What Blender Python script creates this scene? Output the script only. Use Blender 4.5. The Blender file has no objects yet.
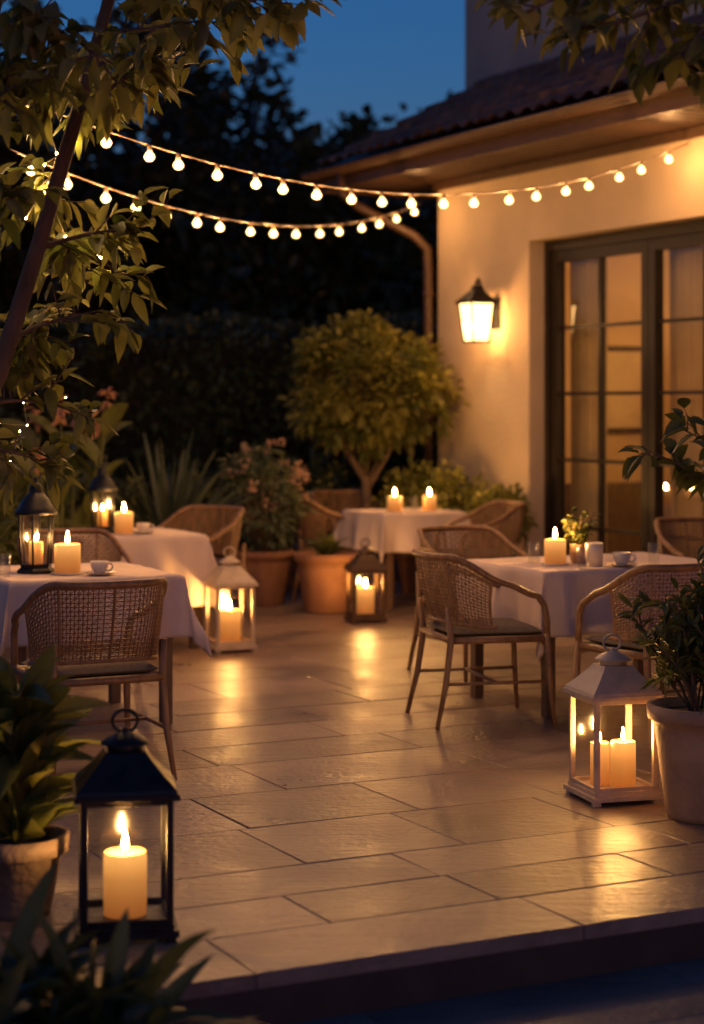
import bpy, math, random
import numpy as np
from mathutils import Vector, Matrix
R=random.Random(7)
NR=np.random.RandomState(11)
sc=bpy.context.scene
sc.view_settings.view_transform='Standard'
try: sc.view_settings.look='None'
except Exception: pass
sc.view_settings.exposure=0

# ------------------------------------------------------------ materials
def newmat(name):
    m=bpy.data.materials.new(name); m.use_nodes=True
    nt=m.node_tree; nt.nodes.clear()
    out=nt.nodes.new('ShaderNodeOutputMaterial')
    return m,nt,out
def N(nt,t,**k):
    n=nt.nodes.new(t)
    for a,b in k.items(): setattr(n,a,b)
    return n
def surf(name,c1,c2=None,rough=.5,rough2=None,scale=8,bump=0.0,bscale=40,metal=0,detail=6,stretch=None,sss=0,spec=.5):
    m,nt,out=newmat(name); p=N(nt,'ShaderNodeBsdfPrincipled')
    L=nt.links.new
    c2=c2 or tuple(x*.75 for x in c1)
    tc=N(nt,'ShaderNodeTexCoord'); mp=N(nt,'ShaderNodeMapping')
    L(tc.outputs['Object'],mp.inputs[0])
    if stretch: mp.inputs['Scale'].default_value=stretch
    no=N(nt,'ShaderNodeTexNoise'); no.inputs['Scale'].default_value=scale; no.inputs['Detail'].default_value=detail
    L(mp.outputs[0],no.inputs['Vector'])
    cr=N(nt,'ShaderNodeValToRGB'); cr.color_ramp.elements[0].position=.3; cr.color_ramp.elements[1].position=.7
    cr.color_ramp.elements[0].color=(*c2,1); cr.color_ramp.elements[1].color=(*c1,1)
    L(no.outputs[0],cr.inputs[0]); L(cr.outputs[0],p.inputs['Base Color'])
    p.inputs['Metallic'].default_value=metal
    p.inputs['Specular IOR Level'].default_value=spec
    if rough2 is None: p.inputs['Roughness'].default_value=rough
    else:
        mr=N(nt,'ShaderNodeMapRange'); mr.inputs['From Min'].default_value=.35; mr.inputs['From Max'].default_value=.65
        mr.inputs['To Min'].default_value=rough; mr.inputs['To Max'].default_value=rough2
        L(no.outputs[0],mr.inputs[0]); L(mr.outputs[0],p.inputs['Roughness'])
    if bump:
        nb=N(nt,'ShaderNodeTexNoise'); nb.inputs['Scale'].default_value=bscale; nb.inputs['Detail'].default_value=6
        L(mp.outputs[0],nb.inputs['Vector'])
        b=N(nt,'ShaderNodeBump'); b.inputs['Strength'].default_value=bump; b.inputs['Distance'].default_value=.02
        L(nb.outputs[0],b.inputs['Height']); L(b.outputs[0],p.inputs['Normal'])
    L(p.outputs[0],out.inputs[0]); return m
def leafmat(name,dark,light,trans=.3,rough=.45):
    m,nt,out=newmat(name); L=nt.links.new
    at=N(nt,'ShaderNodeAttribute',attribute_name='tint')
    mx=N(nt,'ShaderNodeValToRGB'); mx.color_ramp.elements[0].color=(*dark,1); mx.color_ramp.elements[1].color=(*light,1)
    L(at.outputs['Fac'],mx.inputs[0])
    p=N(nt,'ShaderNodeBsdfPrincipled'); p.inputs['Roughness'].default_value=rough
    L(mx.outputs[0],p.inputs['Base Color'])
    t=N(nt,'ShaderNodeBsdfTranslucent'); L(mx.outputs[0],t.inputs[0])
    ms=N(nt,'ShaderNodeMixShader'); ms.inputs[0].default_value=trans
    L(p.outputs[0],ms.inputs[1]); L(t.outputs[0],ms.inputs[2]); L(ms.outputs[0],out.inputs[0]); return m
def emit(name,c,s):
    m,nt,out=newmat(name); e=N(nt,'ShaderNodeEmission'); e.inputs[0].default_value=(*c,1); e.inputs[1].default_value=s
    nt.links.new(e.outputs[0],out.inputs[0]); return m
def glass(name,tint=(1,1,1),gl=.1,rough=.03,em=None,es=0,noise=0):
    m,nt,out=newmat(name); L=nt.links.new
    t=N(nt,'ShaderNodeBsdfTransparent'); t.inputs[0].default_value=(*tint,1)
    g=N(nt,'ShaderNodeBsdfGlossy'); g.inputs['Roughness'].default_value=rough
    lw=N(nt,'ShaderNodeLayerWeight'); pw=N(nt,'ShaderNodeMath',operation='POWER'); pw.inputs[1].default_value=5
    L(lw.outputs['Facing'],pw.inputs[0])
    ad=N(nt,'ShaderNodeMath',operation='MULTIPLY_ADD'); ad.inputs[1].default_value=.7; ad.inputs[2].default_value=.035+gl; L(pw.outputs[0],ad.inputs[0])
    ms=N(nt,'ShaderNodeMixShader'); L(ad.outputs[0],ms.inputs[0]); L(t.outputs[0],ms.inputs[1]); L(g.outputs[0],ms.inputs[2])
    last=ms
    if em:
        e=N(nt,'ShaderNodeEmission'); e.inputs[0].default_value=(*em,1); e.inputs[1].default_value=es
        m2=N(nt,'ShaderNodeAddShader'); L(ms.outputs[0],m2.inputs[0]); L(e.outputs[0],m2.inputs[1]); last=m2
    L(last.outputs[0],out.inputs[0]); return m

def paving(name,ca,cb,r0,r1):
    m,nt,out=newmat(name); L=nt.links.new
    p=N(nt,'ShaderNodeBsdfPrincipled')
    tc=N(nt,'ShaderNodeTexCoord')
    at=N(nt,'ShaderNodeAttribute',attribute_name='tint')
    base=N(nt,'ShaderNodeValToRGB'); base.color_ramp.elements[0].color=(*ca,1); base.color_ramp.elements[1].color=(*cb,1)
    L(at.outputs['Fac'],base.inputs[0])
    n1=N(nt,'ShaderNodeTexNoise'); n1.inputs['Scale'].default_value=2.4; n1.inputs['Detail'].default_value=7; n1.inputs['Roughness'].default_value=.6
    L(tc.outputs['Object'],n1.inputs['Vector'])
    mp=N(nt,'ShaderNodeMapping'); mp.inputs['Rotation'].default_value=(0,0,-.468); mp.inputs['Scale'].default_value=(2,14,2)
    L(tc.outputs['Object'],mp.inputs[0])
    n2=N(nt,'ShaderNodeTexNoise'); n2.inputs['Scale'].default_value=1.6; n2.inputs['Detail'].default_value=7; n2.inputs['Distortion'].default_value=.5
    L(mp.outputs[0],n2.inputs['Vector'])
    mr=N(nt,'ShaderNodeMapRange'); mr.inputs[1].default_value=.3; mr.inputs[2].default_value=.7; mr.inputs[3].default_value=.74; mr.inputs[4].default_value=1.14
    L(n1.outputs[0],mr.inputs[0])
    mr2=N(nt,'ShaderNodeMapRange'); mr2.inputs[1].default_value=.3; mr2.inputs[2].default_value=.7; mr2.inputs[3].default_value=.84; mr2.inputs[4].default_value=1.08
    L(n2.outputs[0],mr2.inputs[0])
    mu=N(nt,'ShaderNodeMath',operation='MULTIPLY'); L(mr.outputs[0],mu.inputs[0]); L(mr2.outputs[0],mu.inputs[1])
    vm=N(nt,'ShaderNodeVectorMath',operation='SCALE'); L(base.outputs[0],vm.inputs[0]); L(mu.outputs[0],vm.inputs['Scale'])
    L(vm.outputs[0],p.inputs['Base Color'])
    r=N(nt,'ShaderNodeMapRange'); r.inputs[1].default_value=.3; r.inputs[2].default_value=.7; r.inputs[3].default_value=r0; r.inputs[4].default_value=r1
    L(n1.outputs[0],r.inputs[0]); L(r.outputs[0],p.inputs['Roughness'])
    n3=N(nt,'ShaderNodeTexNoise'); n3.inputs['Scale'].default_value=30; n3.inputs['Detail'].default_value=6
    L(tc.outputs['Object'],n3.inputs['Vector'])
    sm=N(nt,'ShaderNodeMath',operation='ADD'); L(n3.outputs[0],sm.inputs[0]); L(n2.outputs[0],sm.inputs[1])
    b=N(nt,'ShaderNodeBump'); b.inputs['Strength'].default_value=.5; b.inputs['Distance'].default_value=.012
    L(sm.outputs[0],b.inputs['Height']); L(b.outputs[0],p.inputs['Normal'])
    L(p.outputs[0],out.inputs[0]); return m

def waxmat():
    m,nt,out=newmat('candle_wax_painted_glow'); L=nt.links.new
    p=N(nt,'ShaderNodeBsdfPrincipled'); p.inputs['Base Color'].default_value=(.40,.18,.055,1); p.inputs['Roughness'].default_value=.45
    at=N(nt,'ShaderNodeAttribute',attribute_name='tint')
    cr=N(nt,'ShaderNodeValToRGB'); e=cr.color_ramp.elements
    e[0].color=(.55,.15,.02,1); e[1].color=(1.0,.47,.11,1)  # flame glow through the wax painted as emission, stronger toward the top
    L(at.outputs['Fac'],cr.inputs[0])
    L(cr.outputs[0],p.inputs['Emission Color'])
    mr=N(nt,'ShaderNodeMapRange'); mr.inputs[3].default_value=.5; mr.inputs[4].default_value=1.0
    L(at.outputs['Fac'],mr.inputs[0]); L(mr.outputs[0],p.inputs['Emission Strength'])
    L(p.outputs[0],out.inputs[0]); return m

WARM=(1,.50,.19)
M=dict(
 pave=paving('travertine_paving',(.155,.108,.080),(.285,.203,.152),.27,.5),
 riser=paving('riser_stone',(.26,.20,.15),(.36,.28,.22),.5,.8),
 lowpave=paving('slate_paving',(.13,.12,.12),(.20,.19,.19),.35,.7),
 mortar=surf('mortar',(.07,.05,.038),rough=.9),
 soil=surf('soil',(.03,.022,.015),(.012,.01,.008),rough=.95,bump=.8),
 ground=surf('ground_grass',(.03,.035,.018),(.015,.02,.01),rough=.95,scale=2,bump=.5),
 plaster=surf('plaster_wall',(.58,.46,.32),(.43,.34,.235),rough=.85,scale=1.6,bump=.4,bscale=22),
 plasterg=surf('grey_plaster',(.34,.34,.34),(.26,.26,.27),rough=.85,scale=2,bump=.3),
 wood=surf('brown_painted_wood',(.075,.038,.02),(.04,.021,.012),rough=.5,scale=5,stretch=(2,2,14),bump=.15),
 tile=surf('clay_roof_tile',(.17,.095,.06),(.05,.03,.024),rough=.75,scale=6,bump=.4),
 door=surf('door_frame_paint',(.020,.014,.008),(.013,.009,.006),rough=.5,spec=.3),
 black=surf('black_metal',(.02,.022,.026),(.01,.011,.013),rough=.32,rough2=.55,scale=20,metal=.5,bump=.08,bscale=60),
 cream=surf('cream_painted_metal',(.60,.49,.36),(.42,.33,.23),rough=.4,rough2=.6,scale=14,bump=.06),
 bronze=surf('bronze_metal',(.14,.085,.04),(.08,.05,.025),rough=.4,metal=.4,scale=14),
 rattan=surf('rattan',(.28,.155,.078),(.15,.085,.04),rough=.45,scale=30,stretch=(1,1,.3),bump=.15),
 cushion=surf('cushion_fabric',(.15,.12,.095),(.10,.08,.06),rough=.95,scale=60,bump=.3,bscale=300),
 cloth=surf('linen_tablecloth',(.66,.54,.47),(.58,.47,.41),rough=.9,scale=5,bump=.12,bscale=250),
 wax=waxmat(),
 flame=emit('flame',(1,.47,.13),2100),
 wick=surf('wick',(.01,.01,.01)),
 bulb=glass('bulb_glass',(1,.95,.85),gl=.0,em=(1,.62,.22),es=3.2),
 glass=glass('clear_glass',(.97,.97,.95),gl=.04,rough=.12),
 wglass=glass('window_glass',(.95,.95,.90),gl=.14,rough=.02),
 sconce=glass('frosted_lamp_glass',(.95,.8,.6),gl=.02,rough=.3,em=(1,.58,.21),es=3.4),
 terra=surf('terracotta',(.33,.16,.08),(.22,.10,.055),rough=.8,scale=6,bump=.3),
 stonepot=surf('cream_stone_pot',(.44,.29,.18),(.28,.18,.11),rough=.75,scale=7,bump=.3),
 greypot=surf('grey_pot',(.20,.145,.11),(.11,.08,.06),rough=.7,scale=7,bump=.3),
 bark=surf('bark',(.20,.13,.075),(.08,.055,.03),rough=.9,scale=14,stretch=(1,1,.25),bump=.8,bscale=30),
 leafA=leafmat('leaf_green',(.05,.07,.015),(.16,.17,.04)),
 leafT=leafmat('leaf_olive_warm',(.09,.11,.022),(.30,.28,.065),trans=.5),
 leafD=leafmat('leaf_dark',(.025,.04,.015),(.09,.11,.035),trans=.25),
 leafB=leafmat('leaf_blue_green',(.05,.075,.04),(.13,.16,.08)),
 leafH=leafmat('hedge_leaf',(.035,.05,.02),(.12,.14,.05),trans=.15),
 leafFar=leafmat('distant_leaf',(.025,.034,.018),(.085,.10,.045),trans=.1),
 petal=leafmat('petal',(.35,.22,.16),(.6,.4,.28),trans=.4),
 petalo=leafmat('petal_pale_orange',(.42,.20,.10),(.55,.32,.16),trans=.4),
 ceram=surf('ceramic_white',(.7,.64,.56),(.66,.58,.5),rough=.25),
 room=surf('interior_wall',(.60,.42,.21),(.50,.34,.17),rough=.9,scale=2),
 roomfloor=surf('interior_floor',(.20,.12,.06),(.13,.08,.04),rough=.4,stretch=(1,8,1)),
 curtain=surf('curtain_linen',(.64,.48,.28),(.52,.39,.23),rough=.95,scale=3),
 wire=surf('cable',(.26,.2,.13),rough=.6),
 dark=surf('dark_window',(.02,.025,.035),rough=.1),
 fairy=emit('fairy_led',(1,.6,.2),100),
 fairyT=emit('fairy_led_tree',(1,.6,.2),3500),
 shade=emit('lamp_shade_glow',(1,.62,.28),4),
 wood2=surf('table_wood',(.14,.08,.045),(.08,.045,.025),rough=.5,stretch=(1,8,1)),
)

# ------------------------------------------------------------ mesh builder
class MB:
    def __init__(s): s.v=[];s.f=[];s.m=[];s.s=[];s.t=[];s.mats=[]
    def mi(s,k):
        if k not in s.mats: s.mats.append(k)
        return s.mats.index(k)
    def add(s,vs,fs,mat,smooth=False,tint=.5,T=None):
        o=len(s.v); i=s.mi(mat)
        if T is not None: vs=[tuple(T@Vector(v)) for v in vs]
        s.v.extend([tuple(v) for v in vs]); s.f.extend([tuple(a+o for a in f) for f in fs])
        s.m.extend([i]*len(fs)); s.s.extend([smooth]*len(fs))
        if isinstance(tint,(int,float)): s.t.extend([tint]*len(vs))
        else: s.t.extend(list(tint))
    def box(s,c,d,mat,T=None,rz=0,tint=.5):
        x,y,z=[a/2 for a in d]
        vs=[(-x,-y,-z),(x,-y,-z),(x,y,-z),(-x,y,-z),(-x,-y,z),(x,-y,z),(x,y,z),(-x,y,z)]
        cr,sr=math.cos(rz),math.sin(rz)
        vs=[(c[0]+a*cr-b*sr,c[1]+a*sr+b*cr,c[2]+e) for a,b,e in vs]
        s.add(vs,[(0,3,2,1),(4,5,6,7),(0,1,5,4),(1,2,6,5),(2,3,7,6),(3,0,4,7)],mat,False,tint,T)
    def lathe(s,prof,c,mat,seg=24,rot=0,smooth=True,T=None,tints=None,cap=True):
        vs=[];fs=[];tt=[]
        for j,(r,z) in enumerate(prof):
            for i in range(seg):
                a=rot+2*math.pi*i/seg
                vs.append((c[0]+r*math.cos(a),c[1]+r*math.sin(a),c[2]+z)); tt.append(tints[j] if tints else .5)
        for j in range(len(prof)-1):
            for i in range(seg):
                k=(i+1)%seg
                fs.append((j*seg+i,j*seg+k,(j+1)*seg+k,(j+1)*seg+i))
        if cap:
            fs.append(tuple(reversed(range(seg)))); fs.append(tuple((len(prof)-1)*seg+i for i in range(seg)))
        s.add(vs,fs,mat,smooth,tt,T)
    def tube(s,path,rad,mat,seg=6,T=None,closed=False,cap=True):
        P=[Vector(p) for p in path]; n=len(P)
        if isinstance(rad,(int,float)): rad=[rad]*n
        vs=[];fs=[]; prev=None
        for i in range(n):
            if closed: d=P[(i+1)%n]-P[(i-1)%n]
            else: d=P[min(i+1,n-1)]-P[max(i-1,0)]
            d.normalize()
            if prev is None:
                a=Vector((0,0,1)) if abs(d.z)<.9 else Vector((1,0,0)); x=d.cross(a).normalized()
            else: x=(prev-d*prev.dot(d)).normalized()
            prev=x; y=d.cross(x)
            for k in range(seg):
                an=2*math.pi*k/seg
                vs.append(tuple(P[i]+(x*math.cos(an)+y*math.sin(an))*rad[i]))
        m=n if closed else n-1
        for i in range(m):
            j=(i+1)%n
            for k in range(seg):
                l=(k+1)%seg
                fs.append((i*seg+k,i*seg+l,j*seg+l,j*seg+k))
        if not closed and cap:
            fs.append(tuple(reversed(range(seg)))); fs.append(tuple((n-1)*seg+i for i in range(seg)))
        s.add(vs,fs,mat,True,.5,T)
    def leaves(s,P,D,L,W,mat,droop=.3,fold=.25,seg=3,tint=None,prof=None,rs=NR):
        P=np.asarray(P,float);D=np.asarray(D,float);n=len(P)
        if n==0: return
        D/= np.linalg.norm(D,axis=1,keepdims=True)+1e-9
        L=np.broadcast_to(np.asarray(L,float),(n,)).copy();W=np.broadcast_to(np.asarray(W,float),(n,)).copy()
        up=np.tile([0,0,1.],(n,1))+rs.normal(0,.45,(n,3))
        S=np.cross(D,up);S/=np.linalg.norm(S,axis=1,keepdims=True)+1e-9
        Nn=np.cross(S,D)
        fr=np.linspace(0,1,seg+1)
        if prof is None: prof=lambda f: (math.sin(math.pi*min(1,f**.75))**.8)
        dr=np.broadcast_to(np.asarray(droop,float),(n,))
        def pos(f):
            p=P+D*(L*f)[:,None]; p[:,2]-=dr*L*f*f; return p
        cols=[pos(0)]
        for f in fr[1:-1]:
            w=prof(f)*W/2; p=pos(f)
            cols.append(p-S*w[:,None]+Nn*(w*fold*2)[:,None]); cols.append(p.copy()); cols.append(p+S*w[:,None]+Nn*(w*fold*2)[:,None])
        cols.append(pos(1))
        A=np.stack(cols,1); k=A.shape[1]
        F=[(0,2,1),(0,3,2)]
        for j in range(seg-2):
            a=1+3*j;b=a+3
            F+= [(a,a+1,b+1,b),(a+1,a+2,b+2,b+1)]
        a=1+3*(seg-2); F+=[(a,a+1,k-1),(a+1,a+2,k-1)]
        o=len(s.v); i=s.mi(mat)
        s.v.extend(map(tuple,A.reshape(-1,3).tolist()))
        if tint is None: tint=rs.rand(n)
        s.t.extend(np.repeat(np.asarray(tint,float),k).tolist())
        for q in range(n):
            b=o+q*k
            for f in F: s.f.append(tuple(b+x for x in f))
        s.m.extend([i]*(n*len(F))); s.s.extend([True]*(n*len(F)))
    def build(s,name,loc=(0,0,0),rz=0,parent=None,bevel=0,recalc=False):
        me=bpy.data.meshes.new(name); me.from_pydata(s.v,[],s.f)
        for k in s.mats: me.materials.append(M[k])
        me.polygons.foreach_set('material_index',s.m); me.polygons.foreach_set('use_smooth',s.s)
        at=me.attributes.new('tint','FLOAT','POINT'); at.data.foreach_set('value',s.t)
        me.update()
        ob=bpy.data.objects.new(name,me); sc.collection.objects.link(ob)
        ob.location=loc; ob.rotation_euler=(0,0,rz)
        if parent: ob.parent=parent
        if bevel:
            b=ob.modifiers.new('bevel','BEVEL'); b.width=bevel; b.segments=2; b.limit_method='ANGLE'; b.angle_limit=math.radians(50)
        return ob
def inst(ob,name,loc,rz):
    o=bpy.data.objects.new(name,ob.data); sc.collection.objects.link(o); o.location=loc; o.rotation_euler=(0,0,rz)
    return o
def plight(name,loc,w,col=WARM,r=.02,parent=None):
    l=bpy.data.lights.new(name,'POINT'); l.energy=w; l.color=col; l.shadow_soft_size=r
    o=bpy.data.objects.new(name,l); sc.collection.objects.link(o); o.location=loc
    if parent: o.parent=parent
    return o

U=Vector((.892,.451,0)); V=Vector((-.451,.892,0)); ANG=math.atan2(.451,.892)
O=Vector((.3,5.7,0))
def uv(u,v,z=0): return tuple(O+U*u+V*v+Vector((0,0,z)))

# ------------------------------------------------------------ ground
mb=MB(); mb.add([(-150,-30,-.18),(150,-30,-.18),(150,250,-.18),(-150,250,-.18)],[(0,1,2,3)],'ground'); mb.build('ground')
def slabs(u0,u1,v0,v1,z,mat,firstw=None,ws=(.36,.45,.45,.6),ls=(.6,1.15),seed=3):
    r=random.Random(seed); mb=MB(); v=v0; first=True
    while v<v1-.01:
        w=firstw if (first and firstw) else r.choice(ws); w=min(w,v1-v)
        u=u0-r.random()*.5
        while u<u1:
            l=r.uniform(*ls)
            if first and firstw: l=r.uniform(.9,1.3)
            a,b=max(u,u0),min(u+l,u1)
            if b-a>.05:
                g=.0022;c=.0035; h=[z+r.uniform(-.0015,.0015) for _ in range(4)]
                q=[(a+g,v+g),(b-g,v+g),(b-g,v+w-g),(a+g,v+w-g)]
                t=[(a+g+c,v+g+c),(b-g-c,v+g+c),(b-g-c,v+w-g-c),(a+g+c,v+w-g-c)]
                vs=[uv(x,y,z-.045 if (first and firstw) else z-.008) for x,y in q]+[uv(x,y,z-.003) for x,y in q]+[uv(x,y,h[i]) for i,(x,y) in enumerate(t)]
                fs=[(8,9,10,11)]
                for i in range(4):
                    j=(i+1)%4; fs+=[(i,j,4+j,4+i),(4+i,4+j,8+j,8+i)]
                mb.add(vs,fs,mat,False,r.random())
            u+=l
        v+=w; first=False
    return mb
mb=slabs(-7,5.5,-.05,10.3,0,'pave',firstw=.38)
mb.box(uv(-.75,5.13,-.0925),(12.5,10.34,.175),'mortar',rz=ANG)
u=-7; r=random.Random(9)
while u<5.5:
    l=r.uniform(.7,1.2); c=uv(u+l/2,-.005,-.112); mb.box(c,(l-.008,.04,.13),'riser',rz=ANG,tint=r.random()); u+=l
mb.build('patio_paving')
mb=slabs(-7,9,-5.5,-.04,-.16,'lowpave',ws=(.5,.6),ls=(.6,1.2),seed=5); mb.box(uv(1,-2.8,-.172),(16,5.5,.012),'mortar',rz=ANG); mb.build('lower_paving')
mb=MB(); mb.box(uv(-1,12.5,-.06),(15,4.3,.2),'soil',rz=ANG); mb.box(uv(-4,8.9,-.04),(7.6,3.6,.16),'soil',rz=ANG); mb.build('garden_bed')

# ------------------------------------------------------------ house
house=bpy.data.objects.new('mediterranean_house',None); sc.collection.objects.link(house)
house.location=(.77,17,0); house.rotation_euler=(0,0,math.atan2(-.892,.451))
def bx(mb,t0,t1,n0,n1,z0,z1,mat): mb.box(((t0+t1)/2,(n0+n1)/2,(z0+z1)/2),(t1-t0,n1-n0,z1-z0),mat)
OT0,OT1,OZ=1.52,7.08,2.96
mb=MB()
bx(mb,0,OT0,0,.35,-.2,3.7,'plaster'); bx(mb,OT0,OT1,0,.35,OZ,3.7,'plaster'); bx(mb,OT1,15,0,.35,-.2,3.7,'plaster')
bx(mb,0,.3,.35,6,-.2,3.7,'plaster')
mb.build('patio_wall',parent=house)
mb=MB()
bx(mb,-1.58,15,1.2,7,4.0,7.6,'plasterg'); bx(mb,-1.58,-.01,1.2,7,-.2,3.99,'plasterg')
for t in (.75,4.2,7.6):
    bx(mb,t,t+1.1,1.17,1.25,5.1,6.5,'dark')
    for a,b,c2,d in ((t-.07,t,5.03,6.57),(t+1.1,t+1.17,5.03,6.57),(t+.53,t+.57,5.1,6.5)): bx(mb,a,b,1.14,1.22,c2,d,'door')
    bx(mb,t-.12,t+1.22,1.08,1.2,4.95,5.03,'plasterg')
mb.build('upper_storey',parent=house)
# roof
mb=MB(); cours=7; vs=[];fs=[]; RT0=-.98; RISE=1.0
ts=np.arange(RT0,15,.03); per=.21
rows=[]
for c_ in range(cours):
    rows+= [(c_/cours,.040),((c_+1)/cours-.001,0)]
for (f,h) in rows:
    n=-.74+1.98*f; zb=3.76+RISE*f
    for t in ts:
        ph=(t/per)%1; prof=.065*abs(math.sin(math.pi*ph))**.8
        jit=.010*math.sin(int(t/per)*12.9+int(f*cours+.01)*4.1)
        vs.append((t,n-(.02*math.sin(int(t/per)*7.7+f*31) if h else 0),zb+prof+h+jit))
w=len(ts)
for j in range(len(rows)-1):
    for i in range(w-1): fs.append((j*w+i,j*w+i+1,(j+1)*w+i+1,(j+1)*w+i))
mb.add(vs,fs,'tile',True)
z1=3.70+RISE*.97
vs=[(RT0+.02,-.7,3.70),(15,-.7,3.70),(15,1.22,z1),(RT0+.02,1.22,z1),(RT0+.02,-.7,3.755),(15,-.7,3.755),(15,1.22,z1+.055),(RT0+.02,1.22,z1+.055)]
mb.add(vs,[(0,3,2,1),(4,5,6,7),(0,1,5,4),(1,2,6,5),(2,3,7,6),(3,0,4,7)],'wood')
mb.add([(RT0+.05,-.70,3.60),(RT0+.05,1.19,3.60),(RT0+.05,1.19,z1),(RT0+.05,-.70,3.70)],[(0,1,2,3)],'plaster')
mb.build('tiled_roof',parent=house)
mb=MB()
bx(mb,RT0+.03,15,-.70,.0,3.60,3.635,'wood')
t=RT0+.05
while t<15:
    bx(mb,t,t+.004,-.69,-.01,3.594,3.6,'wood'); t+=.14
bx(mb,RT0,15,-.735,-.702,3.57,3.75,'wood')
bx(mb,RT0-.04,RT0-.002,-.735,1.2,3.57,3.70,'wood')
bx(mb,RT0+.03,0,.0,1.19,3.60,3.635,'wood')
bx(mb,.0,15,-.05,-.003,3.52,3.593,'wood')
vs=[];fs=[];k=9
for i,t in enumerate((RT0-.07,15)):
    for j in range(k):
        a=math.pi+math.pi*j/(k-1); vs.append((t,-.80+.065*math.cos(a),3.735+.065*math.sin(a)))
for j in range(k-1): fs.append((j,j+1,k+j+1,k+j))
fs.append(tuple(range(k)))
mb.add(vs,fs,'wood',True)
mb.tube([(RT0-.07,-.867,3.735),(15,-.867,3.735)],.009,'wood')
mb.build('eaves_gutter',parent=house)
mb=MB(); mb.tube([(-.35,-.80,3.68),(-.35,-.79,3.5),(-.3,-.65,3.38),(-.08,-.2,3.12),(-.02,-.1,3.0),(-.02,-.09,2.8),(-.02,-.09,0)],.042,'wood',seg=12)
for z in (2.6,1.4): mb.tube([(-.02,-.09,z-.02),(-.02,-.09,z+.02)],.05,'wood',seg=12)
mb.build('downpipe',parent=house)
# doors
mb=MB(); n0,n1=.17,.25
bx(mb,OT0,OT1,n0-.02,n1+.02,OZ-.09,OZ,'door'); bx(mb,OT0,OT0+.07,n0-.02,n1+.02,0,OZ-.09,'door'); bx(mb,OT1-.07,OT1,n0-.02,n1+.02,0,OZ-.09,'door')
bx(mb,OT0,OT1,n0-.1,n1+.1,-.01,.03,'stonepot')
lw=(OT1-OT0-.14)/4
for i in range(4):
    a=OT0+.07+i*lw+.004; b=a+lw-.008
    bx(mb,a,a+.085,n0,n1,.035,OZ-.095,'door'); bx(mb,b-.085,b,n0,n1,.035,OZ-.095,'door')
    bx(mb,a+.085,b-.085,n0,n1,OZ-.18,OZ-.095,'door'); bx(mb,a+.085,b-.085,n0,n1,.035,.28,'door')
    mdl=(a+b)/2; bx(mb,mdl-.018,mdl+.018,n0+.015,n1-.015,.28,OZ-.18,'door')
    for z in (.62,1.16,1.70,2.24):
        bx(mb,a+.085,mdl-.018,n0+.02,n1-.02,z-.014,z+.014,'door'); bx(mb,mdl+.018,b-.085,n0+.02,n1-.02,z-.014,z+.014,'door')
    tt=a+.085; zz=OZ-.18
    mb.add([(tt,n0+.04,.28),(b-.085,n0+.04,.28),(b-.085,n0+.04,zz),(tt,n0+.04,zz)],[(0,1,2,3)],'wglass')
    if i in (1,2):
        tt=a+.05 if i==2 else b-.05
        mb.tube([(tt,n0-.002,1.1),(tt,n0-.05,1.1),(tt+(.1 if i==2 else -.1),n0-.05,1.1)],.009,'black')
mb.build('french_doors',parent=house)
# interior
mb=MB()
bx(mb,.31,14,4.6,4.7,0,3.3,'room'); bx(mb,.301,.33,.36,4.6,0,3.3,'room'); bx(mb,9,9.1,.36,4.6,0,3.3,'room'); bx(mb,.31,9,.352,4.6,3.3,3.35,'room')
bx(mb,.31,9,.352,4.6,-.05,.0,'roomfloor'); bx(mb,.34,OT0,.352,.36,0,3.3,'room')
bx(mb,2.2,4.2,4.1,4.59,0,.85,'wood2'); bx(mb,2.6,3.6,4.56,4.59,1.4,2.2,'wood'); bx(mb,2.65,3.55,4.54,4.56,1.45,2.15,'curtain')
bx(mb,.34,.60,1.1,2.3,0,.9,'wood2'); bx(mb,.335,.36,1.3,2.1,1.35,2.15,'wood'); bx(mb,.36,.365,1.35,2.05,1.4,2.1,'curtain')
mb.build('interior_room',parent=house)
mb=MB()
for (a,b) in ((OT0-.1,OT0+.42),(OT0+1.3,OT0+1.7),(4.35,4.7),(OT1-.5,OT1+.1)):
    vs=[];fs=[];n=60
    for j,z in enumerate((.02,1.5,2.98)):
        for i in range(n+1):
            t=a+(b-a)*i/n; vs.append((t,.48+.035*math.sin(i*1.05)+.01*math.sin(i*.4+z),z))
    for j in range(2):
        for i in range(n): fs.append((j*(n+1)+i,j*(n+1)+i+1,(j+1)*(n+1)+i+1,(j+1)*(n+1)+i))
    mb.add(vs,fs,'curtain',True)
mb.tube([(OT0-.1,.48,3.02),(OT1+.1,.48,3.02)],.014,'black')
mb.build('curtains',parent=house)
mb=MB()
for (t,n) in ((3.3,2.3),(6,2.3),(1.35,1.9)):
    mb.lathe([(.05,.25),(.16,.2),(.2,.0),(.19,-.01),(.0,-.01)],(t,n,2.2),'shade',cap=False); mb.tube([(t,n,2.45),(t,n,3.3)],.006,'black')
mb.build('pendant_lamps',parent=house)
plight('room_light',(4,2.4,1.95),80,(1,.52,.19),.12,house); plight('room_light_b',(1.9,1.6,2.7),46,(1,.52,.19),.1,house)

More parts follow.
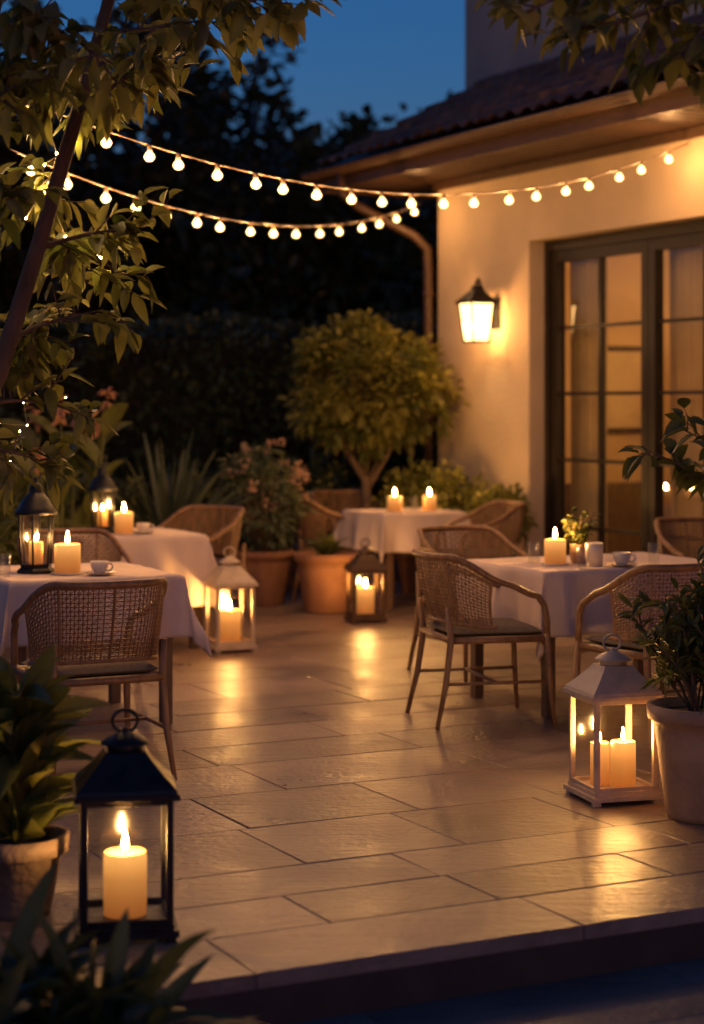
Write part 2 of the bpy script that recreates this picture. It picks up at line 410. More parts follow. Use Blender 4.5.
# wall lamp (sconce)
mb=MB()
mb.box((0,-.012,.0),(.11,.024,.26),'black'); mb.tube([(0,-.02,.06),(0,-.10,.12),(0,-.19,.30),(0,-.20,.26)],.012,'black',seg=8)
LN=-.205
C=(0,LN,-.02); r4=math.sqrt(2)
mb.lathe([(.075*r4,-.215),(.105*r4,.10)],C,'sconce',seg=4,rot=math.pi/4,smooth=False,cap=False)
for sx in (-1,1):
    for sy in (-1,1):
        mb.tube([(sx*.075,LN+sy*.075,-.235),(sx*.106,LN+sy*.106,.08)],.009,'black',seg=4)
mb.lathe([(.085*r4,-.225),(.085*r4,-.21),(.07*r4,-.21),(.07*r4,-.225)],C,'black',seg=4,rot=math.pi/4,smooth=False,cap=False)
mb.lathe([(.0,.10),(.13*r4,.10),(.135*r4,.115),(.10*r4,.15),(.055*r4,.20),(.035*r4,.215),(.03*r4,.25),(.012,.265),(.018,.28),(.0,.30)],C,'black',seg=4,rot=math.pi/4,smooth=False)
mb.lathe([(.0,-.01),(.02,-.005),(.028,.03),(.02,.06),(0,.07)],(0,LN,.02),'shade',seg=12,cap=False)
LT=1.02
lamp=mb.build('wall_lantern_lamp'); lamp.parent=house; lamp.location=(LT,0,2.38)
plight('wall_lamp_light',(LT,LN,2.28),24,(1,.52,.20),.05,house)

# ------------------------------------------------------------ candles / lanterns
def candle(mb,x,y,z,r,h):
    mb.lathe([(r*.98,0),(r,h*.3),(r,h*.6),(r,h*.9),(r*.96,h),(r*.8,h-.004),(r*.3,h-.012),(.0005,h-.013)],(x,y,z),'wax',seg=24,tints=[0,.2,.45,.9,1,1,1,1],cap=False)  # tints rise toward the rim to drive the painted wax glow
    mb.tube([(x,y,z+h-.013),(x+.001,y,z+h+.010)],.0015,'wick',seg=5)
    s=min(1.2,max(.7,r/.05))
    mb.lathe([(.0005,.0),(.006*s,.006*s),(.0078*s,.014*s),(.0055*s,.028*s),(.0022*s,.041*s),(.0004,.050*s)],(x,y,z+h+.004),'flame',seg=8,cap=False)
def lantern(name,loc,rz,w,h,mat,candles,fl=1):
    mb=MB(); q=math.sqrt(2); a=w/2; hb=h*.635; r4=math.pi/4
    for sx in (-1,1):
        for sy in (-1,1):
            mb.box((sx*(a*.95),sy*(a*.95),.009),(.03,.03,.018),mat)
    mb.box((0,0,.028),(w*1.12,w*1.12,.02),mat); mb.box((0,0,.046),(w*1.02,w*1.02,.016),mat)
    pt=.021
    for sx in (-1,1):
        for sy in (-1,1): mb.box((sx*(a-pt/2),sy*(a-pt/2),(.054+hb)/2),(pt,pt,hb-.054),mat)
    for s_ in (-1,1):
        for zz in (.062,hb-.009):
            mb.box((0,s_*(a-pt/2),zz),(w-2*pt-.001,pt*.7,.016),mat); mb.box((s_*(a-pt/2),0,zz),(pt*.7,w-2*pt-.001,.016),mat)
        e=a-pt-.001; g=s_*(a-pt/2); zt=hb-.017
        mb.add([(-e,g,.07),(e,g,.07),(e,g,zt),(-e,g,zt)],[(0,1,2,3)],'glass'); mb.add([(g,-e,.07),(g,e,.07),(g,e,zt),(g,-e,zt)],[(0,1,2,3)],'glass')
    mb.box((0,0,hb+.009),(w*1.14,w*1.14,.018),mat)
    z=hb+.018; rh=h*.165
    mb.lathe([(a*1.1*q,0),(a*1.07*q,.012),(a*.84*q,rh*.40),(a*.56*q,rh*.80),(a*.45*q,rh)],(0,0,z),mat,seg=4,rot=r4,smooth=False)
    z+=rh
    mb.lathe([(a*.40,0),(a*.40,h*.03)],(0,0,z),mat,seg=16); z+=h*.03
    mb.lathe([(a*.54,0),(a*.54,.006),(a*.40,.020),(a*.16,.034),(a*.07,.038),(a*.07,.048),(.0005,.052)],(0,0,z),mat,seg=16); z+=.044
    rr=h*.05
    mb.tube([(rr*1.15*math.cos(t),.01,z+rr*.7+rr*math.sin(t)) for t in [2*math.pi*i/20 for i in range(20)]],.0055,mat,seg=6,closed=True)
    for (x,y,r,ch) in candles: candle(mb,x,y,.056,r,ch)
    return mb.build(name,loc,rz,bevel=.0015)
lantern('black_lantern',(-.69,5.78,0),ANG*.35,.275,.67,'black',[(0,0,.066,.19)])
lantern('white_lantern',(1.065,7.75,0),ANG*.6,.275,.66,'cream',[(-.045,.03,.04,.17),(.035,-.02,.052,.18)])
lantern('white_lantern',(-.80,12.45,0),ANG*.8,.26,.67,'cream',[(0,0,.07,.21)])
lantern('bronze_lantern',(.10,14.1,0),ANG*.5,.24,.60,'bronze',[(0,0,.065,.20)])
def hexlantern(name,loc,s=1.0):
    mb=MB(); k=6; rt=.3
    mb.lathe([(.0,0),(.10*s,0),(.10*s,.015*s),(.08*s,.03*s),(.085*s,.045*s),(0,.045*s)],(0,0,0),'black',seg=k,rot=rt,smooth=False,cap=False)
    for i in range(k):
        a=rt+2*math.pi*i/k
        mb.tube([(.078*s*math.cos(a),.078*s*math.sin(a),.04*s),(.092*s*math.cos(a),.092*s*math.sin(a),.30*s)],.006*s,'black',seg=5)
    mb.lathe([(.075*s,.045*s),(.088*s,.30*s)],(0,0,0),'glass',seg=k,rot=rt,smooth=False,cap=False)
    mb.lathe([(.0,.295*s),(.105*s,.295*s),(.108*s,.31*s),(.09*s,.33*s),(.07*s,.37*s),(.04*s,.40*s),(.03*s,.41*s),(.035*s,.425*s),(.025*s,.45*s),(.008*s,.46*s),(.012*s,.475*s),(0,.485*s)],(0,0,0),'black',seg=12,smooth=True,cap=False)
    mb.tube([(.03*s*math.cos(t),0,.505*s+.03*s*math.sin(t)) for t in [2*math.pi*i/16 for i in range(16)]],.004*s,'black',seg=5,closed=True)
    candle(mb,0,0,.047*s,.036*s,.11*s)
    return mb.build(name,loc,.2)
TZ=.756
hexlantern('table_lantern',(-1.60,9.62,TZ)); hexlantern('table_lantern',(-1.66,12.65,TZ),.95)
def tcandle(loc,r=.045,h=.11):
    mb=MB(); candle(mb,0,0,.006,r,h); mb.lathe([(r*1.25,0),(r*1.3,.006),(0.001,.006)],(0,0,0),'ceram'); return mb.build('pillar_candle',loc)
for l,r,h in (((-1.43,9.55,TZ),.066,.145),((-1.50,12.5,TZ),.062,.14),((1.08,10.10,TZ),.058,.13),((.34,15.1,TZ),.06,.12),((.62,15.2,TZ),.055,.12)): tcandle(l,r,h)
def cup(loc,s=1):
    mb=MB(); mb.lathe([(.0,.004),(.04,.004),(.075,.012),(.078,.015),(.04,.009),(0,.009)],(0,0,0),'ceram',cap=False)
    mb.lathe([(.022,.01),(.03,.014),(.042,.04),(.047,.07),(.0445,.07),(.038,.035),(.0,.018)],(0,0,0),'ceram',cap=False)
    mb.tube([(.044,0,.06),(.066,0,.058),(.07,0,.04),(.055,0,.025),(.038,0,.026)],.0045,'ceram'); o=mb.build('teacup',loc,R.uniform(-.6,.6)); o.scale=(s,s,s); return o
cup((-1.26,9.48,TZ)); cup((1.42,10.0,TZ),1.05); cup((-1.38,12.55,TZ))
def tumbler(loc,h=.11,r=.033):
    mb=MB(); mb.lathe([(.0005,.0),(r*.85,0),(r,h),(r*.95,h),(r*.8,.01),(.0005,.01)],(0,0,0),'glass',cap=False); mb.build('glass_tumbler',loc)
for l in ((.98,10.25,TZ),(1.2,9.85,TZ),(-1.72,9.4,TZ),(.5,15.3,TZ),(1.62,10.2,TZ)): tumbler(l)
mb=MB(); mb.lathe([(.0,0),(.045,0),(.048,.12),(.044,.125),(.04,.01),(0,.01)],(0,0,0),'ceram',cap=False)
mb.build('milk_jug',(1.275,10.0,TZ))
mb=MB(); mb.lathe([(.0,0),(.04,0),(.05,.04),(.045,.09),(.05,.10),(.04,.10),(.0,.06)],(0,0,0),'stonepot',cap=False)
P=[];D=[]
for i in range(26):
    a=R.uniform(0,6.28); e=R.uniform(.02,.09); top=Vector((math.cos(a)*e,math.sin(a)*e,R.uniform(.17,.32)))
    mb.tube([(0,0,.08),tuple(top*.6+Vector((0,0,.03))),tuple(top)],.0018,'bark',seg=4)
    for k in range(9):
        P.append(tuple(top*(R.uniform(.55,1)))); D.append((R.gauss(0,1),R.gauss(0,1),R.uniform(-.2,.9)))
mb.leaves(P,D,.046,.027,'leafA'); mb.build('potted_herb',(1.22,10.22,TZ))

# ------------------------------------------------------------ tables
def table(name,c,a,b,D,seed=0,rz=ANG):
    r=random.Random(seed); mb=MB()
    mb.box((0,0,.73),(2*a,2*b,.035),'wood2')
    for sx in (-1,1):
        for sy in (-1,1): mb.box((sx*(a-.06),sy*(b-.06),.356),(.055,.055,.712),'wood2')
    for s_ in (-1,1):
        mb.box((0,s_*(b-.06),.675),(2*a-.18,.025,.07),'wood2'); mb.box((s_*(a-.06),0,.675),(.025,2*b-.18,.07),'wood2')
    t=mb.build(name,c,rz,bevel=.003)
    n=90; vs=[];fs=[]; A,B=a+D,b+D
    ph=[r.uniform(0,6) for _ in range(6)]
    for j in range(n+1):
        for i in range(n+1):
            p=-A+2*A*i/n; q=-B+2*B*j/n
            dx=max(abs(p)-a,0); dy=max(abs(q)-b,0); sx=1 if p>0 else -1; sy=1 if q>0 else -1
            x=max(-a,min(a,p)); y=max(-b,min(b,q)); z=.752
            mn,mx_=min(dx,dy),max(dx,dy); drop=mx_+.33*mn
            k=min(1,drop/.3)
            fl=.24*mn*(.6+.4*k)
            if dx>0:
                wv=.026*math.sin(q*15+ph[0])+.017*math.sin(q*27+ph[1]+sx)
                x+=sx*(.010+.03*k+fl+wv*k*(1 if dy==0 else .5))
            if dy>0:
                wv=.026*math.sin(p*14+ph[2])+.017*math.sin(p*29+ph[3]+sy)
                y+=sy*(.010+.03*k+fl+wv*k*(1 if dx==0 else .5))
            z-=drop
            if drop==0: z+=.0012*math.sin(p*23+q*9+ph[4])+.001*math.sin(q*31-p*7)
            vs.append((x,y,z))
    for j in range(n):
        for i in range(n): fs.append((j*(n+1)+i,j*(n+1)+i+1,(j+1)*(n+1)+i+1,(j+1)*(n+1)+i))
    m2=MB(); m2.add(vs,fs,'cloth',True); o=m2.build('tablecloth',parent=t)
    so=o.modifiers.new('s','SOLIDIFY'); so.thickness=.003; so.offset=1
    return t
table('dining_table',(-1.45,9.75,0),.44,.44,.31,1)
table('dining_table',(-1.53,12.72,0),.42,.42,.47,2)
table('dining_table',(1.33,10.35,0),.6,.42,.33,3)
table('dining_table',(.42,15.35,0),.36,.36,.30,4)

# ------------------------------------------------------------ chair
def chair_mesh():
    mb=MB()
    def hs(a,rx,ry,y0=0):
        s,c=math.sin(a),math.cos(a); e=.72
        return (rx*math.copysign(abs(s)**e,s), y0-ry*math.copysign(abs(c)**e,c))
    am=math.radians(122)
    def sm(t): t=max(0,min(1,t)); return t*t*(3-2*t)
    def topz(a): return .85-.20*sm((abs(a)-.75)/(am-.75))
    top=[];n=44
    for i in range(n+1):
        a=-am+2*am*i/n; x,y=hs(a,.305,.30,.02); back=sm((1.4-abs(a))/1.0)
        top.append((x,y-.045*back,topz(a)))
    front=lambda sx:[(sx*.268,.245,.60),(sx*.262,.262,.52),(sx*.262,.262,.44)]
    path=list(reversed(front(-1)))+top+front(1)
    mb.tube(path,.0165,'rattan',seg=8)
    low=[]
    for i in range(n+1):
        a=-am*.72+2*am*.72*i/n; x,y=hs(a,.275,.262,.02); low.append((x,y,.505+.015*math.cos(a*1.3)))
    mb.tube(low,.011,'rattan',seg=6)
    al=math.radians(84); cols=44; rws=18
    def pt(u,v):
        a=-al+2*al*u; x1,y1=hs(a,.305,.30,.02); back=sm((1.4-abs(a))/1.0); y1-=.045*back; z1=topz(a)
        x0,y0=hs(a,.275,.262,.02); z0=.505+.015*math.cos(a*1.3)
        b=.012*math.sin(math.pi*v)
        return (x0+(x1-x0)*v,y0+(y1-y0)*v-b,z0+(z1-z0)*v)
    for i in range(cols+1):
        mb.tube([pt(i/cols,v/5) for v in range(6)],.0034 if i%11 else .008,'rattan',seg=4,cap=False)
    for j in range(1,rws):
        mb.tube([pt(i/cols,j/rws) for i in range(0,cols+1,2)],.0034,'rattan',seg=4,cap=False)
    for k in range(-rws,cols,2):
        for fl in (0,1):
            js=[j for j in range(0,rws+1,2) if 0<=k+j<=cols]
            pth=[pt((k+j)/cols,(1-j/rws) if fl else j/rws) for j in js]
            if len(pth)>2: mb.tube(pth,.0022,'rattan',seg=3,cap=False)
    for sx in (-1,1):
        mb.tube([(sx*.262,.262,.46),(sx*.268,.272,.25),(sx*.285,.295,.0)],[.018,.016,.011],'rattan',seg=8)
        mb.tube([(sx*.245,-.255,.60),(sx*.243,-.235,.44),(sx*.252,-.265,.22),(sx*.27,-.315,0)],[.013,.018,.016,.011],'rattan',seg=8)
        mb.tube([(sx*.266,.268,.22),(sx*.251,-.258,.22)],.009,'rattan')
        mb.tube([(sx*.262,.255,.40),(sx*.10,.255,.425)],.007,'rattan')
    mb.tube([(-.255,0,.22),(.255,0,.22)],.009,'rattan')
    sf=[(.262,.262),(.262,-.1),(.24,-.24),(-.24,-.24),(-.262,-.1),(-.262,.262)]
    mb.tube([(x,y,.435) for x,y in sf],.018,'rattan',seg=8,closed=True)
    mb.box((0,.01,.435),(.49,.49,.018),'rattan')
    nu=16; vs=[];fs=[]
    for sgn in (1,-1):
        for j in range(nu+1):
            for i in range(nu+1):
                x=-1+2*i/nu;y=-1+2*j/nu
                e=(1-abs(x)**6)*(1-abs(y)**6)
                vs.append((x*.242,y*.242+.012,.468+sgn*.022*e**.4+(.006*e if sgn>0 else 0)))
    m=(nu+1)**2
    for j in range(nu):
        for i in range(nu):
            a=j*(nu+1)+i; fs.append((a,a+1,a+nu+2,a+nu+1)); fs.append((m+a,m+a+nu+1,m+a+nu+2,m+a+1))
    mb.add(vs,fs,'cushion',True)
    return mb
ch=chair_mesh().build('rattan_armchair',(-1.14,8.28,0),ANG)
H=math.pi/2
for loc,rz in (((.66,9.72,0),ANG-H-.22),((1.46,9.15,0),ANG+.06),((.74,11.4,0),ANG+math.pi+.1),((2.3,12.3,0),ANG+math.pi-.2),
               ((.98,14.55,0),ANG+H*.9),((-.22,15.75,0),ANG-H-.3),((-.02,16.35,0),ANG+math.pi),((-1.13,13.75,0),ANG+H+.5),((-1.62,11.1,0),ANG+math.pi),((-2.3,9.0,0),ANG-H)):
    inst(ch,'rattan_armchair',loc,rz)

# ------------------------------------------------------------ string lights
def string(name,A,B,sag,nb,w,tm=1.0):
    A=Vector(A);B=Vector(B); mb=MB(); n=90; pts=[]
    def P(t): p=A.lerp(B,t); p=p.copy(); p.z-=sag*4*t*(1-t); return p
    for i in range(n+1): pts.append(tuple(P(i/n)))
    mb.tube(pts,.0045,'wire',seg=5)
    par=[]
    for i in range(nb):
        t=tm*(i+.5)/nb; t=t-.05*math.sin(math.pi*t)+R.uniform(-.006,.006); p=P(t); r=.027
        mb.lathe([(.0,0),(.011,-.002),(.013,-.03),(.0,-.034)],(p.x,p.y,p.z-.002),'wire',seg=8,cap=False)
        mb.lathe([(.010,-.032),(.018,-.040),(r,-.054),(r,-.066),(r*.6,-.080),(.001,-.084)],(p.x,p.y,p.z),'bulb',seg=12,cap=False)
        par.append((p.x,p.y,p.z-.060))
    ob=mb.build(name)
    for q in par: plight(name+'_bulb',q,w,WARM,.011,ob)
    return ob
string('string_lights',(-1.60,8.9,3.06),(2.43,13.72,3.50),.42,21,8.3,.985)
string('string_lights',(-1.60,8.9,2.80),(.62,16.9,3.41),.28,16,8.3)

# ------------------------------------------------------------ vegetation helpers
def rdir(r,up=0):
    while True:
        d=Vector((r.uniform(-1,1),r.uniform(-1,1),r.uniform(-1,1)))
        if .01<d.length<1: d.normalize(); d.z+=up; return d.normalized()
def limb(mb,A,B,r0,r1,bow,r,mat='bark',seg=6,n=6):
    A=Vector(A);B=Vector(B); o=Vector((r.uniform(-1,1),r.uniform(-1,1),r.uniform(-.4,1)))*bow*(B-A).length
    pts=[tuple(A.lerp(B,i/n)+o*math.sin(math.pi*i/n)) for i in range(n+1)]
    mb.tube(pts,[r0+(r1-r0)*i/n for i in range(n+1)],mat,seg=seg); return pts
def crown(mb,c,rad,ncl,cr,lpc,L,W,mat,r,trunk=None,tr=.03,shell=.45,tint=(0,1),up=.2):
    c=Vector(c); P=[];D=[];T=[]
    for k in range(ncl):
        d=rdir(r); q=r.uniform(shell,1)**.6*(1+r.uniform(-.14,.18))
        cc=c+Vector((d.x*rad[0],d.y*rad[1],d.z*rad[2]))*q
        if trunk is not None and k%3==0: limb(mb,trunk,cc,tr,.003,.12,r,seg=5,n=4)
        cs=cr*r.uniform(.6,1.3); tb=r.uniform(*tint)
        for i in range(int(lpc*r.uniform(.6,1.3))):
            e=rdir(r); p=cc+e*cs*r.uniform(.2,1); P.append(tuple(p)); dd=e+Vector((d.x,d.y,d.z))*.5+Vector((0,0,up)); D.append(tuple(dd)); T.append(min(1,max(0,tb+r.uniform(-.25,.25))))
    mb.leaves(P,D,np.array([L*r.uniform(.65,1.2) for _ in P]),np.array([W*r.uniform(.7,1.2) for _ in P]),mat,tint=T)
def grow(mb,A,B,r0,nsub,sl,nl,L,W,mat,r,hang=.3,bow=.08):
    pts=limb(mb,A,B,r0,.003,bow,r,n=8); P=[];D=[];T=[]
    for k in range(nsub):
        f=.25+.75*(k+.5)/nsub; i=min(7,int(f*8)); p=Vector(pts[i]).lerp(Vector(pts[i+1]),f*8-i if i<7 else min(1,f*8-7))
        d=rdir(r)+(Vector(B)-Vector(A)).normalized()*.8; d.z-=hang*.5; d.normalize(); e=p+d*sl*r.uniform(.5,1.2)
        tw=limb(mb,p,e,.0045,.0015,.1,r,seg=4,n=4); tb=r.uniform(.1,.9)
        for j in range(nl):
            g=(j+1)/nl; q=p.lerp(e,g); ld=rdir(r)*.9+d*.7; ld.z-=hang; P.append(tuple(q)); D.append(tuple(ld)); T.append(min(1,max(0,tb+r.uniform(-.2,.2))))
    mb.leaves(P,D,np.array([L*r.uniform(.6,1.15) for _ in P]),np.array([W*r.uniform(.75,1.1) for _ in P]),mat,tint=T,seg=4,droop=.25)
def pot(mb,r,h,mat,z=0):
    mb.lathe([(.0,0),(r*.68,0),(r*.72,.02),(r*.92,h*.75),(r*.97,h-.06),(r*1.06,h-.055),(r*1.08,h),(r*.96,h),(r*.92,h-.04),(0,h-.04)],(0,0,z),mat,seg=32,cap=False)
    mb.lathe([(r*.93,h-.038),(.0,h-.03)],(0,0,z),'soil',seg=20,cap=False)
def rosette(mb,c,n,L,W,mat,r,el=(.5,1.35),droop=.5,seg=6,base=.04,prof=None,fold=.3):
    P=[];D=[];T=[];Ls=[];dr=[]
    for i in range(n):
        a=i*2.4+r.uniform(-.3,.3); e=r.uniform(*el)
        P.append((c[0]+math.cos(a)*base*r.random(),c[1]+math.sin(a)*base*r.random(),c[2]+r.uniform(0,.03)))
        D.append((math.cos(a)*math.cos(e),math.sin(a)*math.cos(e),math.sin(e))); T.append(r.random()); Ls.append(L*r.uniform(.65,1.1)); dr.append(droop*r.uniform(.4,1.2))
    mb.leaves(P,D,np.array(Ls),np.array([W*r.uniform(.8,1.15) for _ in P]),mat,tint=T,seg=seg,droop=np.array(dr),fold=fold,prof=prof)

r=random.Random(21); mb=MB()
mb.tube([(.02,0,-.1),(.0,.01,.3),(.015,0,.65),(0,0,1.0)],[.055,.045,.042,.04],'bark',seg=8)
for k in range(7):
    a=k*.9; limb(mb,(0,0,.85+.03*k),(math.cos(a)*.4,math.sin(a)*.35,1.55+r.uniform(0,.3)),.026,.007,.08,r,n=6)
crown(mb,(0,0,1.78),(.64,.56,.50),140,.14,46,.10,.055,'leafT',r,trunk=(0,0,1.15),tr=.012)
mb.build('olive_tree',(.12,16.5,0))
mb=MB(); pot(mb,.24,.46,'terra'); r=random.Random(5)
rosette(mb,(0,0,.42),26,.34,.05,'leafA',r,el=(.5,1.4)); mb.build('potted_shrub',(-.20,14.75,0))
mb=MB(); pot(mb,.235,.44,'terra'); r=random.Random(6)
crown(mb,(0,0,.86),(.36,.33,.36),90,.08,26,.065,.032,'leafB',r,trunk=(0,0,.4),tr=.008)
crown(mb,(0,0,1.0),(.36,.33,.30),44,.035,14,.032,.026,'petal',r,shell=.9)
mb.build('flowering_shrub',(-.72,15.3,0))
mb=MB(); pot(mb,.2,.4,'terra'); r=random.Random(8)
rosette(mb,(0,0,.38),80,1.2,.06,'leafB',r,el=(.75,1.45),droop=.35,seg=8,base=.09,prof=lambda f:(1-f)**.6 if f>.15 else .8)
mb.build('spiky_cordyline_plant',(-1.47,15.3,0))
mb=MB(); r=random.Random(18)
rosette(mb,(0,0,0),60,.95,.05,'leafB',r,el=(.6,1.45),droop=.45,seg=8,base=.12,prof=lambda f:(1-f)**.6 if f>.15 else .8)
mb.build('spiky_cordyline_plant',(-2.4,16.1,.05))
for i,(x,y,h,rr,kind) in enumerate(((.86,15.95,.80,.27,'leafT'),(.55,16.3,.78,.3,'leafT'),(-.55,16.9,.6,.4,'leafA'),(-1.3,16.9,.55,.4,'leafA'),(-2.1,15.2,.7,.45,'leafA'),(1.2,15.3,.72,.2,'leafT'),(-.3,17.3,.7,.45,'leafA'))):
    mb=MB(); r=random.Random(30+i); pot(mb,.18,.36,'terra'); crown(mb,(0,0,h),(rr,rr,rr*.9),50,.09,26,.08,.042,kind,r,trunk=(0,0,.34),tr=.008); mb.build('potted_bush',(x,y,0))
def canna(name,loc,seed,h,flowers=True,n=6):
    mb=MB(); r=random.Random(seed)
    for k in range(n):
        a=r.uniform(0,6.28); b=Vector((math.cos(a)*.12,math.sin(a)*.12,0)); t=Vector((math.cos(a)*.3,math.sin(a)*.3,h*r.uniform(.75,1.05)))
        mb.tube([tuple(b),tuple(b.lerp(t,.5)),tuple(t)],[.014,.011,.006],'leafA',seg=6)
        P=[];D=[]
        for j in range(6):
            q=b.lerp(t,.2+.13*j); aa=a+j*2.3; P.append(tuple(q)); D.append((math.cos(aa)*.55,math.sin(aa)*.55,.8))
        mb.leaves(P,D,.52,.15,'leafA',seg=7,droop=.35,tint=[r.random() for _ in P])
        if flowers:
            P=[];D=[]
            for j in range(12):
                d=rdir(r,.3); P.append(tuple(t+Vector((0,0,r.uniform(-.05,.12))))); D.append(tuple(d))
            mb.leaves(P,D,.085,.045,'petalo',seg=4)
    return mb.build(name,loc)
canna('canna_plant',(-2.05,13.6,0),3,1.60); canna('canna_plant',(-2.75,13.4,0),4,1.6); canna('canna_plant',(-2.45,11.6,0),9,1.30,False,7)
mb=MB(); r=random.Random(77)
for k in range(9):
    crown(mb,(r.uniform(-.7,.7),r.uniform(-.8,.8),r.uniform(.4,1.0)),(.5,.5,.45),22,.12,26,.10,.045,'leafA',r)
mb.build('shrub_border',(-3.1,12.0,0))
mb=MB(); pot(mb,.205,.44,'stonepot'); r=random.Random(14)
for k in range(36):
    a=r.uniform(0,6.28); q=r.uniform(.0,.29); z=.50+r.uniform(.14,.40)*(1.1-q)
    grow(mb,(math.cos(a)*.05,math.sin(a)*.05,.41),(math.cos(a)*q,math.sin(a)*q,z+.04),.005,5,.10,7,.09,.026,'leafA',r,hang=-.25)
mb.build('potted_laurel_shrub',(1.37,7.4,0))
mb=MB(); pot(mb,.25,.5,'terra'); r=random.Random(15)
mb.tube([(0,0,.4),(.02,0,.9),(-.02,0,1.4)],[.03,.025,.015],'bark',seg=8)
for (x,y,z) in ((-.52,-.05,1.50),(-.66,.05,1.40),(-.48,.1,1.28),(-.3,-.3,1.55),(.3,0,1.8),(.1,.35,1.7),(-.2,.1,1.5),(.35,-.3,1.5)):
    grow(mb,(0,0,1.05),(x,y,z),.010,8,.13,4,.13,.068,'leafA',r,hang=.1)
mb.build('potted_ficus',(2.02,8.75,0))
mb=MB(); pot(mb,.155,.25,'greypot'); r=random.Random(16)
for z,n_,L_ in ((.22,22,.36),(.34,22,.38),(.47,20,.36),(.58,16,.33),(.66,10,.26)):
    rosette(mb,(0,0,z),n_,L_,.08,'leafT' if z in (.34,.58) else 'leafA',r,el=(.15,1.35),droop=.35,seg=6)
mb.tube([(0,0,.2),(0,0,.68)],.015,'leafA')
mb.build('potted_dracaena',(-1.06,6.0,0))
mb=MB(); r=random.Random(17)
for k in range(11):
    rosette(mb,(r.uniform(-.55,.16),r.uniform(-.2,.3),r.uniform(0,.14)),24,.62,.06,'leafD',r,el=(.5,1.4),droop=.6,seg=6)
mb.build('foreground_groundcover',(-.74,4.55,-.16))
# left foreground tree
mb=MB(); r=random.Random(23)
tp=[(-2.15,7.3,-.2),(-1.95,7.25,.6),(-1.62,7.2,1.25),(-1.34,7.2,1.72),(-1.19,7.2,2.2),(-1.0,7.2,2.85),(-.86,7.1,3.3),(-.7,7.0,3.8)]
mb.tube(tp,[.06,.05,.042,.036,.031,.026,.02,.012],'bark',seg=10)
mb.tube([(-1.62,7.2,1.25),(-1.5,7.0,1.9),(-1.4,6.9,2.5),(-1.25,6.8,3.1)],[.03,.022,.018,.01],'bark',seg=8)
for A,B,ns in (((-1.19,7.2,2.2),(-.84,7.4,2.28),8),((-1.19,7.2,2.25),(-.90,7.6,2.12),8),((-1.3,7.2,1.85),(-.98,7.5,1.98),7),((-1.34,7.2,1.75),(-1.2,7.6,2.0),7),
               ((-1.4,7.2,1.6),(-1.12,7.5,1.6),7),((-1.5,7.2,1.45),(-1.22,7.5,1.38),7),((-1.05,7.2,2.7),(-.75,7.0,2.90),8),((-1.05,7.2,2.75),(-1.25,6.9,2.85),9),
               ((-.95,7.1,3.0),(-.55,6.8,2.98),9),((-.9,7.1,3.15),(-.30,6.7,3.00),10),((-.86,7.1,3.3),(-.0,6.6,3.06),10),((-1.25,6.8,3.1),(-.8,6.4,2.75),8),((-1.4,6.9,2.5),(-1.15,6.5,2.70),7),
               ((-1.4,6.9,2.4),(-1.2,6.7,2.35),6),((-1.25,6.8,3.1),(-1.0,6.4,2.90),9),((-1.0,7.2,2.85),(-.95,7.6,2.9),10),((-.86,7.1,3.3),(-.5,7.4,3.05),10),((-1.2,6.9,2.9),(-1.25,6.6,2.8),9),
               ((-1.0,7.2,2.85),(-1.1,8.2,2.95),10),((-1.1,7.2,2.5),(-1.3,8.2,2.45),10),((-.86,7.1,3.3),(-.45,7.9,3.15),10),((-1.19,7.2,2.2),(-1.25,8.2,2.2),9),((-1.3,7.2,1.9),(-1.35,8.1,1.85),9),((-1.0,7.2,2.85),(-.75,8.1,3.05),9)):
    grow(mb,A,B,.012,ns,.19,6,.12,.058,'leafT',r,hang=.25)
mb.build('garden_tree',(0,0,0))
mb=MB(); r=random.Random(29)
mb.tube([(2.4,6.2,-.2),(2.35,6.2,1.2),(2.2,6.15,2.4),(1.9,6.1,3.0),(1.5,6.05,3.2)],[.09,.075,.06,.045,.03],'bark',seg=10)
for A,B,ns in (((1.9,6.1,3.0),(1.0,6.0,2.72),10),((1.7,6.1,3.1),(.75,5.9,2.76),11),((1.5,6.05,3.2),(.50,5.9,2.80),12),((1.6,6.05,3.1),(1.0,5.8,2.66),8),((1.5,6.05,3.2),(.7,6.3,2.92),9),((1.9,6.1,3.0),(1.15,6.3,2.8),8),((1.5,6.05,3.2),(.85,6.0,2.85),9)):
    grow(mb,A,B,.016,ns,.17,6,.115,.058,'leafT',r,hang=.3)
mb.build('overhanging_tree',(0,0,0))
